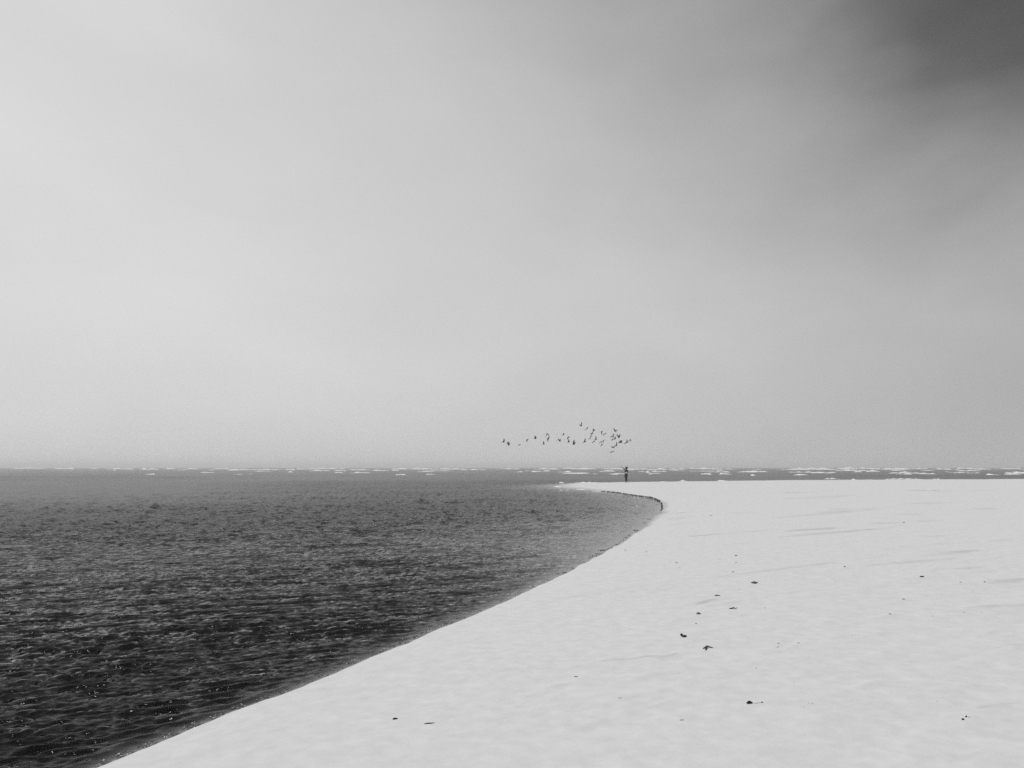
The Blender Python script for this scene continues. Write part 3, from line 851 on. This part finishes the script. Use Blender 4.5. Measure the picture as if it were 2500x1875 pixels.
# view, tail, beak, near wing, far wing, label
BIRDS = [
 (A_, (165, 280), (310, 255), [(235, 230), (280, 120), (265, 0)], [(220, 240), (160, 200), (110, 170)], 'highest gull of the flock with one wing straight up'),
 (A_, (550, 492), (635, 450), [(600, 460), (640, 400), (680, 345)], [(580, 475), (510, 505), (435, 548)], 'gull just below the highest one with wings spread along a slant'),
 (A_, (1030, 545), (1170, 545), [(1050, 520), (1030, 470), (950, 462)], [(1045, 550), (1015, 630), (985, 660)], 'topmost gull of the close chain right of the highest one'),
 (A_, (915, 752), (1030, 740), [(945, 735), (975, 690), (1030, 600)], [(930, 750), (890, 770), (850, 795)], 'second gull down the close slanting chain'),
 (A_, (880, 765), (955, 790), [(915, 790), (945, 870), (915, 995)], [(915, 780), (900, 760), (870, 745)], 'gull with both wings swept down inside the slanting chain'),
 (A_, (770, 1100), (865, 1080), [(820, 1060), (858, 960), (845, 880)], [(790, 1090), (750, 1125), (705, 1165)], 'lowest gull of the slanting chain with a wing trailing left'),
 (A_, (370, 1342), (560, 1285), [(465, 1290), (505, 1180), (480, 1060)], [(430, 1320), (370, 1345), (320, 1365)], 'gull left of the slanting chain standing tall on one raised wing'),
 (A_, (1120, 1175), (1270, 1135), [(1185, 1130), (1232, 1020), (1165, 920)], [(1150, 1150), (1110, 1175), (1080, 1190)], 'gull with a hooked raised wing just right of the chain foot'),
 (A_, (1010, 1300), (1150, 1255), [(1040, 1290), (1000, 1330), (960, 1395)], [(1080, 1265), (1120, 1245), (1150, 1240)], 'gull gliding below the hooked wing gull with one wing dropped'),
 (A_, (1540, 650), (1660, 595), [(1545, 655), (1598, 760), (1590, 860)], [(1560, 640), (1520, 650), (1470, 660)], 'gull with a long wing hanging straight down, upper middle of the flock'),
 (A_, (1760, 780), (1875, 748), [(1775, 780), (1730, 825), (1665, 912)], [(1830, 740), (1870, 735), (1900, 740)], 'slanting gull directly right of the hanging wing gull'),
 (A_, (1480, 1325), (1595, 1300), [(1510, 1320), (1450, 1360), (1385, 1415)], [(1540, 1290), (1570, 1280), (1590, 1275)], 'low slanting gull left of the bracket shaped one'),
 (A_, (1625, 1260), (1710, 1225), [(1660, 1240), (1670, 1320), (1660, 1415)], [(1680, 1220), (1730, 1188), (1830, 1172)], 'bracket shaped gull with one wing down and one swept right'),
 (A_, (1570, 1490), (1650, 1465), [(1590, 1490), (1540, 1545), (1485, 1625)], [(1600, 1460), (1610, 1445), (1625, 1430)], 'gull underneath the bracket shaped one'),
 (B_, (480, 340), (620, 300), [(535, 310), (520, 240), (425, 125)], [(590, 300), (635, 255), (668, 205)], 'upper gull on the right making a wide open V'),
 (B_, (340, 615), (415, 580), [(385, 590), (420, 540), (460, 490)], [(360, 600), (315, 640), (275, 700)], 'slanting gull left of the lower V shaped one'),
 (B_, (400, 665), (450, 625), [(425, 650), (400, 710), (370, 755)], [(430, 640), (440, 620), (455, 605)], 'small gull tucked between two others under the slanting one'),
 (B_, (430, 790), (565, 765), [(500, 765), (560, 720), (500, 615)], [(450, 785), (390, 810), (315, 870)], 'gull with an arched wing over its back below the small tucked one'),
 (B_, (670, 695), (830, 665), [(770, 660), (825, 570), (815, 470)], [(745, 650), (700, 560), (620, 485)], 'lower gull on the right making a clear V'),
 (B_, (780, 980), (850, 930), [(810, 950), (840, 900), (850, 855)], [(800, 965), (785, 1000), (770, 1035)], 'left gull of a tight overlapping pair right of the flock'),
 (B_, (830, 1000), (950, 990), [(880, 985), (905, 920), (945, 845)], [(870, 985), (865, 930), (855, 890)], 'right gull of a tight overlapping pair right of the flock'),
 (B_, (1150, 990), (1300, 985), [(1220, 970), (1265, 885), (1205, 810)], [(1180, 990), (1140, 1030), (1080, 1092)], 'gull before the last on the right with a crooked raised wing'),
 (B_, (1395, 830), (1480, 808), [(1430, 820), (1370, 880), (1320, 970)], [(1450, 815), (1490, 860), (1497, 965)], 'rightmost gull arched like an upturned U'),
 (B_, (555, 1185), (655, 1150), [(590, 1150), (632, 1060), (612, 940)], [(580, 1165), (560, 1180), (545, 1195)], 'gull with a tall wing below the tight pair'),
 (B_, (385, 1305), (490, 1265), [(450, 1270), (500, 1220), (535, 1155)], [(430, 1275), (360, 1240), (300, 1208)], 'dark gull second from the bottom of the flock'),
 (B_, (290, 1575), (355, 1520), [(340, 1530), (400, 1480), (475, 1555)], [(320, 1550), (290, 1590), (255, 1625)], 'lowest gull, right above the raised arm of the person'),
 (C_, (310, 855), (400, 845), [(365, 840), (388, 800), (370, 740)], [(350, 850), (325, 855), (300, 860)], 'leftmost gull of the whole flock'),
 (C_, (465, 875), (495, 855), [(480, 870), (465, 890), (455, 915)], [(480, 865), (470, 855), (460, 850)], 'small gull just right of the leftmost one'),
 (C_, (480, 948), (555, 935), [(515, 935), (533, 890), (515, 830)], [(510, 940), (500, 900), (498, 870)], 'third gull from the left, wing raised beside the small one'),
 (C_, (790, 958), (875, 915), [(830, 935), (855, 925), (865, 912)], [(830, 940), (810, 950), (795, 956)], 'gull seen flat on as a dark dash, low left of the flock'),
 (C_, (1045, 775), (1085, 800), [(1070, 790), (1090, 770), (1115, 752)], [(1070, 790), (1065, 820), (1055, 850)], 'small Y shaped gull between the dash and the curled one'),
 (C_, (1280, 752), (1355, 742), [(1320, 740), (1338, 695), (1270, 660)], [(1310, 745), (1300, 720), (1295, 705)], 'gull with a wing curled over, alone left of centre'),
 (C_, (1530, 915), (1600, 905), [(1560, 905), (1575, 865), (1548, 825)], [(1550, 910), (1540, 914), (1530, 918)], 'gull alone below the curly tall group left of centre'),
 (C_, (1640, 640), (1672, 612), [(1655, 630), (1660, 600), (1662, 575)], [(1655, 640), (1640, 665), (1628, 692)], 'upper left gull of the curly tall group'),
 (C_, (1685, 605), (1715, 630), [(1705, 625), (1725, 665), (1725, 700)], [(1700, 615), (1690, 605), (1680, 600)], 'upper right gull of the curly tall group'),
 (C_, (1665, 740), (1755, 705), [(1700, 730), (1695, 780), (1690, 838)], [(1700, 725), (1690, 735), (1675, 740)], 'lowest gull of the curly tall group'),
 (C_, (1980, 790), (2030, 770), [(2000, 780), (1975, 795), (1950, 818)], [(2010, 775), (2025, 755), (2035, 738)], 'left gull of the low pair at the centre of the flock'),
 (C_, (2020, 828), (2090, 815), [(2050, 815), (2060, 785), (2060, 755)], [(2050, 820), (2040, 800), (2040, 785)], 'right gull of the low pair at the centre of the flock'),
 (C_, (2135, 635), (2195, 620), [(2160, 620), (2165, 600), (2160, 575)], [(2150, 630), (2130, 640), (2108, 660)], 'gull above and right of the low central pair'),
 (D_, (380, 610), (432, 595), [(390, 610), (378, 640), (385, 665)], [(400, 600), (395, 590), (385, 585)], 'upper gull of two stacked ones left of the tall bracket'),
 (D_, (370, 738), (442, 720), [(405, 725), (412, 690), (400, 655)], [(395, 730), (385, 735), (375, 738)], 'lower gull of two stacked ones left of the tall bracket'),
 (D_, (495, 798), (568, 783), [(525, 785), (538, 715), (560, 668)], [(540, 780), (570, 740), (590, 720)], 'gull shaped like a tall bracket left of the standing wing gull'),
]


def bird_part(name, stations, mat, parent):
    """loft: stations of (centre, axis-1 half size vector, axis-2 half size vector)"""
    vs, fs, m = [], [], 8
    for c, a, b in stations:
        for k in range(m):
            t = 2 * math.pi * k / m
            vs.append(tuple(c + a * math.cos(t) + b * math.sin(t)))
    for i in range(len(stations) - 1):
        for k in range(m):
            fs.append((i * m + k, i * m + (k + 1) % m, (i + 1) * m + (k + 1) % m, (i + 1) * m + k))
    fs.append(tuple(range(m))[::-1]); fs.append(tuple(range((len(stations) - 1) * m, len(stations) * m)))
    me = bpy.data.meshes.new(name); me.from_pydata(vs, [], fs); me.update()
    for p in me.polygons: p.use_smooth = True
    return put(name, me, mat, parent)


def make_bird(spec, i):
    (sc_, ox, oy), tail, beak, w1, w2, label = spec
    rnd = random.Random(100 + i)
    dist = 112.0 + rnd.uniform(-7, 7)
    mpp = dist / F                                    # metres per photograph pixel at that distance

    def P(q, depth=0.0):
        px, py = ox + q[0] / sc_, oy + q[1] / sc_
        d = direction(px, py)
        t = (dist + depth) / d.y
        return Vector((d.x * t, d.y * t, CAM_H + d.z * t))
    mid = ((tail[0] + beak[0]) / 2, (tail[1] + beak[1]) / 2)
    o = P(mid)
    root = thing('seagull', label, 'gull', o, 'gulls flying in a flock over the spit')
    tl, bk = P(tail) - o, P(beak) - o
    ln = (bk - tl).length
    want = 0.40
    if ln < want:                                      # the rest of its length lies towards or away from us
        dy = math.sqrt(want * want - ln * ln) * rnd.choice((-1, 1)) * 0.5
        bk.y += dy; tl.y -= dy
    ax = (bk - tl).normalized()
    up = Vector((0, 0, 1)); side = ax.cross(up).normalized(); up = side.cross(ax)
    st = []
    for t, r, hgt in ((0, .055, .008), (.14, .035, .014), (.25, .026, .022), (.42, .05, .05), (.6, .058, .06), (.76, .042, .046),
                      (.84, .034, .038), (.91, .03, .03), (.95, .010, .010), (1.0, .002, .002)):
        st.append((tl.lerp(bk, t), side * r * 1.15, up * hgt * 1.2))
    bird_part('body', st, BIRD_DARK, root)
    for wi, w in enumerate((w1, w2)):
        sgn = -1 if wi == 0 else 1
        sh = o * 0 + side * 0.02 * sgn + (P(w[0]) - o) * 0.35
        e = P(w[1]) - o; tp = P(w[2]) - o
        l1, l2 = (e - sh).length, (tp - e).length
        if l1 < 0.20: e.y += sgn * math.sqrt(0.20 ** 2 - l1 ** 2)
        tp.y += e.y * 0.8
        l2 = (tp - e).length
        if l2 < 0.30: tp.y += sgn * math.sqrt(0.30 ** 2 - l2 ** 2)
        pts = [sh, sh.lerp(e, .5), e, e.lerp(tp, .35) + up * .01, e.lerp(tp, .7), tp]
        ch = [.095, .10, .09, .078, .055, .012]
        th = [.032, .028, .025, .02, .014, .006]
        st = []
        for j, p in enumerate(pts):
            dd = (pts[min(j + 1, 5)] - pts[max(j - 1, 0)]).normalized()
            c = (ax - dd * ax.dot(dd))
            c = c.normalized() if c.length > 0.1 else side
            nn = dd.cross(c).normalized()
            st.append((p - c * ch[j] * 0.3, c * ch[j], nn * th[j]))
        bird_part('wing', st, BIRD_WING, root)
    return root


for i, sp in enumerate(BIRDS):
    make_bird(sp, i)

# ------------------------------------------------------------------ person
SKIN = material('skin', 0.16, 0.55, 0.4, 0.03, 8.0)
CLOTH = material('black_knit', 0.012, 0.9, 0.15, 0.006, 60.0, 0.3)
LEGG = material('black_leggings', 0.014, 0.75, 0.2, 0.006, 60.0, 0.2)
HAIR = material('black_hair', 0.008, 0.5, 0.35, 0.006, 40.0, 0.5)


def skinned(name, verts, edges, mat, parent, root_i=0, sub=2):
    me = bpy.data.meshes.new(name)
    me.from_pydata([v[:3] for v in verts], edges, [])
    o = put(name, me, mat, parent)
    md = o.modifiers.new('Skin', 'SKIN')
    md.use_smooth_shade = True
    for i, v in enumerate(verts):
        sv = me.skin_vertices[0].data[i]
        r = v[3]
        sv.radius = r if isinstance(r, tuple) else (r, r)
        sv.use_root = (i == root_i)
    ss = o.modifiers.new('Subdivision', 'SUBSURF'); ss.levels = sub; ss.render_levels = sub
    dg = bpy.context.evaluated_depsgraph_get()
    dg.update()
    ev = bpy.data.meshes.new_from_object(o.evaluated_get(dg))
    o.modifiers.clear()
    o.data = ev
    if not ev.materials: ev.materials.append(mat)
    for p in ev.polygons: p.use_smooth = True
    return o


pp = on_plane(1529, 1178.2, 0.10)
pp.z = ground_z(pp.x, pp.y) - 0.004
person = thing('person', 'dark haired person in black cropped top and leggings reaching an arm towards the gulls', 'person', pp)
person.scale = (1.08, 1.05, 1.05)
V = [  # 0 pelvis ... x to the right of the picture, y away from the camera, z up
 (-.015, 0, .90, .125), (.03, 0, 1.00, .082), (.03, 0, 1.10, .095), (.02, 0, 1.22, .115), (.02, 0, 1.31, .09), (.03, 0, 1.375, .045),
 (.035, .005, 1.43, .062), (.04, .01, 1.51, .088), (.042, .0, 1.575, .07),                                   # 6 jaw, 7 skull, 8 crown
 (-.09, .02, 1.325, .05), (-.165, .11, 1.40, .040), (-.24, .20, 1.475, .034), (-.31, .25, 1.545, .027), (-.365, .28, 1.60, .020),   # 9-13 raised arm
 (-.395, .29, 1.63, .024),                                                                                 # 14 palm
 (.125, -.01, 1.30, .05), (.150, -.02, 1.17, .040), (.158, -.03, 1.05, .034), (.16, -.05, .92, .027), (.16, -.06, .82, .020), (.16, -.065, .77, .024),  # 15-20
 (-.085, 0, .80, .100), (-.075, .01, .64, .078), (-.055, -.01, .48, .056), (-.06, .02, .33, .052), (-.055, .02, .16, .034), (-.055, .01, .075, .032), (-.07, .12, .03, .028),  # 21-27
 (.055, 0, .80, .098), (.050, -.01, .64, .076), (.045, -.02, .48, .055), (.055, .01, .33, .051), (.058, .02, .16, .034), (.060, .01, .075, .032), (.045, .12, .03, .028),  # 28-34
 (-.02, .10, 1.505, .016), (-.028, .115, 1.485, .012),                                                   # nose
]
E = [(0, 1), (1, 2), (2, 3), (3, 4), (4, 5), (5, 6), (6, 7), (7, 8), (4, 9), (9, 10), (10, 11), (11, 12), (12, 13), (13, 14),
     (4, 15), (15, 16), (16, 17), (17, 18), (18, 19), (19, 20), (0, 21), (21, 22), (22, 23), (23, 24), (24, 25), (25, 26), (26, 27),
     (0, 28), (28, 29), (29, 30), (30, 31), (31, 32), (32, 33), (33, 34), (7, 35), (35, 36)]
# fingers and thumbs, each a chain from the palm
def fingers(palm, fwd, side, start):
    fwd, side = Vector(fwd).normalized(), Vector(side).normalized()
    for j, (off_, ln) in enumerate(((-.024, .060), (-.008, .072), (.009, .068), (.024, .052))):
        b = Vector(V[palm][:3])
        k = len(V)
        V.append((*(b + fwd * .030 + side * off_), .0085))
        V.append((*(b + fwd * (.030 + ln * .5) + side * off_ * 1.2), .0075))
        V.append((*(b + fwd * (.030 + ln * .95) + side * off_ * 1.3 + Vector((0, 0, -.006))), .006))
        E.extend([(palm, k), (k, k + 1), (k + 1, k + 2)])
    b = Vector(V[palm][:3]); k = len(V)
    V.append((*(b - side * .030 + fwd * .002), .010)); V.append((*(b - side * .046 + fwd * .030), .008))
    E.extend([(palm, k), (k, k + 1)])
fingers(14, (-.62, .12, .77), (.6, .55, .4), 0)
fingers(20, (0.02, -.05, -1), (.2, 1, 0), 0)
body = skinned('body', V, E, SKIN, person)
person.location.z = ground_z(pp.x, pp.y) - min(v.co.z for v in body.data.vertices) * 1.05 - 0.004
TOP = [(.03, 0, 1.115, (.128, .115)), (.02, 0, 1.22, .145), (.02, 0, 1.315, .112), (.028, 0, 1.365, .055),
       (-.09, .02, 1.325, .062), (-.165, .11, 1.40, .052), (-.24, .20, 1.475, .043), (-.30, .243, 1.535, .036),
       (.125, -.01, 1.30, .065), (.150, -.02, 1.17, .056), (.158, -.03, 1.05, .050), (.16, -.045, .92, .042)]
skinned('top', TOP, [(0, 1), (1, 2), (2, 3), (2, 4), (4, 5), (5, 6), (6, 7), (2, 8), (8, 9), (9, 10), (10, 11)], CLOTH, person)
# the loose hem blown out to the left
hv, hf = [], []
for i in range(9):
    a = math.pi * (0.62 + 0.76 * i / 8)
    for (rr, z) in ((.125, 1.20), (.165, 1.14), (.205, 1.09)):
        fl = 1 + 0.25 * max(0, -math.cos(a)) * ((1.2 - z) / .11)
        hv.append((.02 + rr * fl * math.cos(a), rr * .85 * math.sin(a), z + .012 * math.sin(i * 2.3)))
for i in range(8):
    for j in range(2):
        q = i * 3 + j
        hf.append((q, q + 1, q + 4, q + 3))
me = bpy.data.meshes.new('top_hem'); me.from_pydata(hv, [], hf); me.update()
hem = put('top_hem', me, CLOTH, person)
so = hem.modifiers.new('Solidify', 'SOLIDIFY'); so.thickness = 0.008
LG = [(-.015, 0, .905, (.150, .132)), (-.01, 0, .965, (.105, .10)),
      (-.085, 0, .80, .120), (-.075, .01, .64, .098), (-.055, -.01, .48, .074), (-.06, .02, .33, .066), (-.055, .02, .13, .046),
      (.055, 0, .80, .118), (.050, -.01, .64, .096), (.045, -.02, .48, .073), (.055, .01, .33, .065), (.058, .02, .13, .046)]
skinned('leggings', LG, [(0, 1), (0, 2), (2, 3), (3, 4), (4, 5), (5, 6), (0, 7), (7, 8), (8, 9), (9, 10), (10, 11)], LEGG, person)
wv_, wf_ = [], []  # plain white band round the waist, between top and leggings
for z_, rx_ in ((1.005, .100), (1.03, .108), (1.07, .110), (1.10, .118)):
    for k_ in range(20):
        a_ = 2 * math.pi * k_ / 20
        wv_.append((.03 + math.cos(a_) * rx_ * (1.25 if math.cos(a_) < -.3 else 1), math.sin(a_) * rx_ * .9, z_ + .006 * math.sin(3 * a_)))
for j_ in range(3):
    for k_ in range(20):
        wf_.append((j_ * 20 + k_, j_ * 20 + (k_ + 1) % 20, j_ * 20 + 20 + (k_ + 1) % 20, j_ * 20 + 20 + k_))
me = bpy.data.meshes.new('waist_band'); me.from_pydata(wv_, [], wf_); me.update()
us = put('waist_band', me, material('white_band', 0.75, 0.85, 0.2), person, label='white band round the waist')
so = us.modifiers.new('Solidify', 'SOLIDIFY'); so.thickness = 0.006
# curly hair: a lumpy cap open towards the face (which looks away, to the sea)
b = bmesh.new(); bmesh.ops.create_icosphere(b, subdivisions=4, radius=1.0)
fwd = Vector((-.35, .94, -.1)).normalized()
for v in b.verts:
    c = v.co.copy()
    n = float(vnoise(np.array([c.x * 3 + 5]), np.array([c.y * 3 + c.z * 2.5]), 77)[0])
    n2 = float(vnoise(np.array([c.x * 9 + 5]), np.array([c.y * 9 + c.z * 8]), 78)[0])
    k = 1 + .10 * n + .06 * n2
    f = max(0.0, c.dot(fwd) - 0.45)
    k *= 1 - f * 0.9
    v.co = Vector((c.x * .132 * k, c.y * .135 * k, c.z * .140 * k))
me = bpy.data.meshes.new('hair'); b.to_mesh(me); b.free()
for p in me.polygons: p.use_smooth = True
hair = put('hair', me, HAIR, person); hair.location = (.044, -.012, 1.515)
bun = put('hair_tuft', lump_mesh('hair_tuft', .05, .05, .045, 55), HAIR, hair); bun.location = (.045, -.03, .085)
for sx in (-1, 1):
    b = bmesh.new(); bmesh.ops.create_uvsphere(b, u_segments=10, v_segments=8, radius=.010)
    me = bpy.data.meshes.new('eye'); b.to_mesh(me); b.free()
    e = put('eye', me, HAIR, person); e.location = (.005 + sx * .030 - .012, .088 + sx * .010, 1.52)

# ------------------------------------------------------------------ haze over the sea
b = bmesh.new(); bmesh.ops.create_cube(b, size=1.0)
me = bpy.data.meshes.new('haze'); b.to_mesh(me); b.free()
hz = bpy.data.materials.new('sea_haze'); hz.use_nodes = True
T = NT(hz.node_tree)
out = T.n('ShaderNodeOutputMaterial')
vol = T.n('ShaderNodeVolumePrincipled', {'Color': (0.93, 0.93, 0.93, 1), 'Density': 0.00085, 'Anisotropy': 0.35})
hz.node_tree.links.new(vol.outputs[0], out.inputs['Volume'])
haze = put('haze', me, hz, kind='stuff', label='pale sea haze over the water', category='haze')
haze.scale = (19000, 19000, 15.0)
haze.location = (0, 0, 12.2 - 7.5)
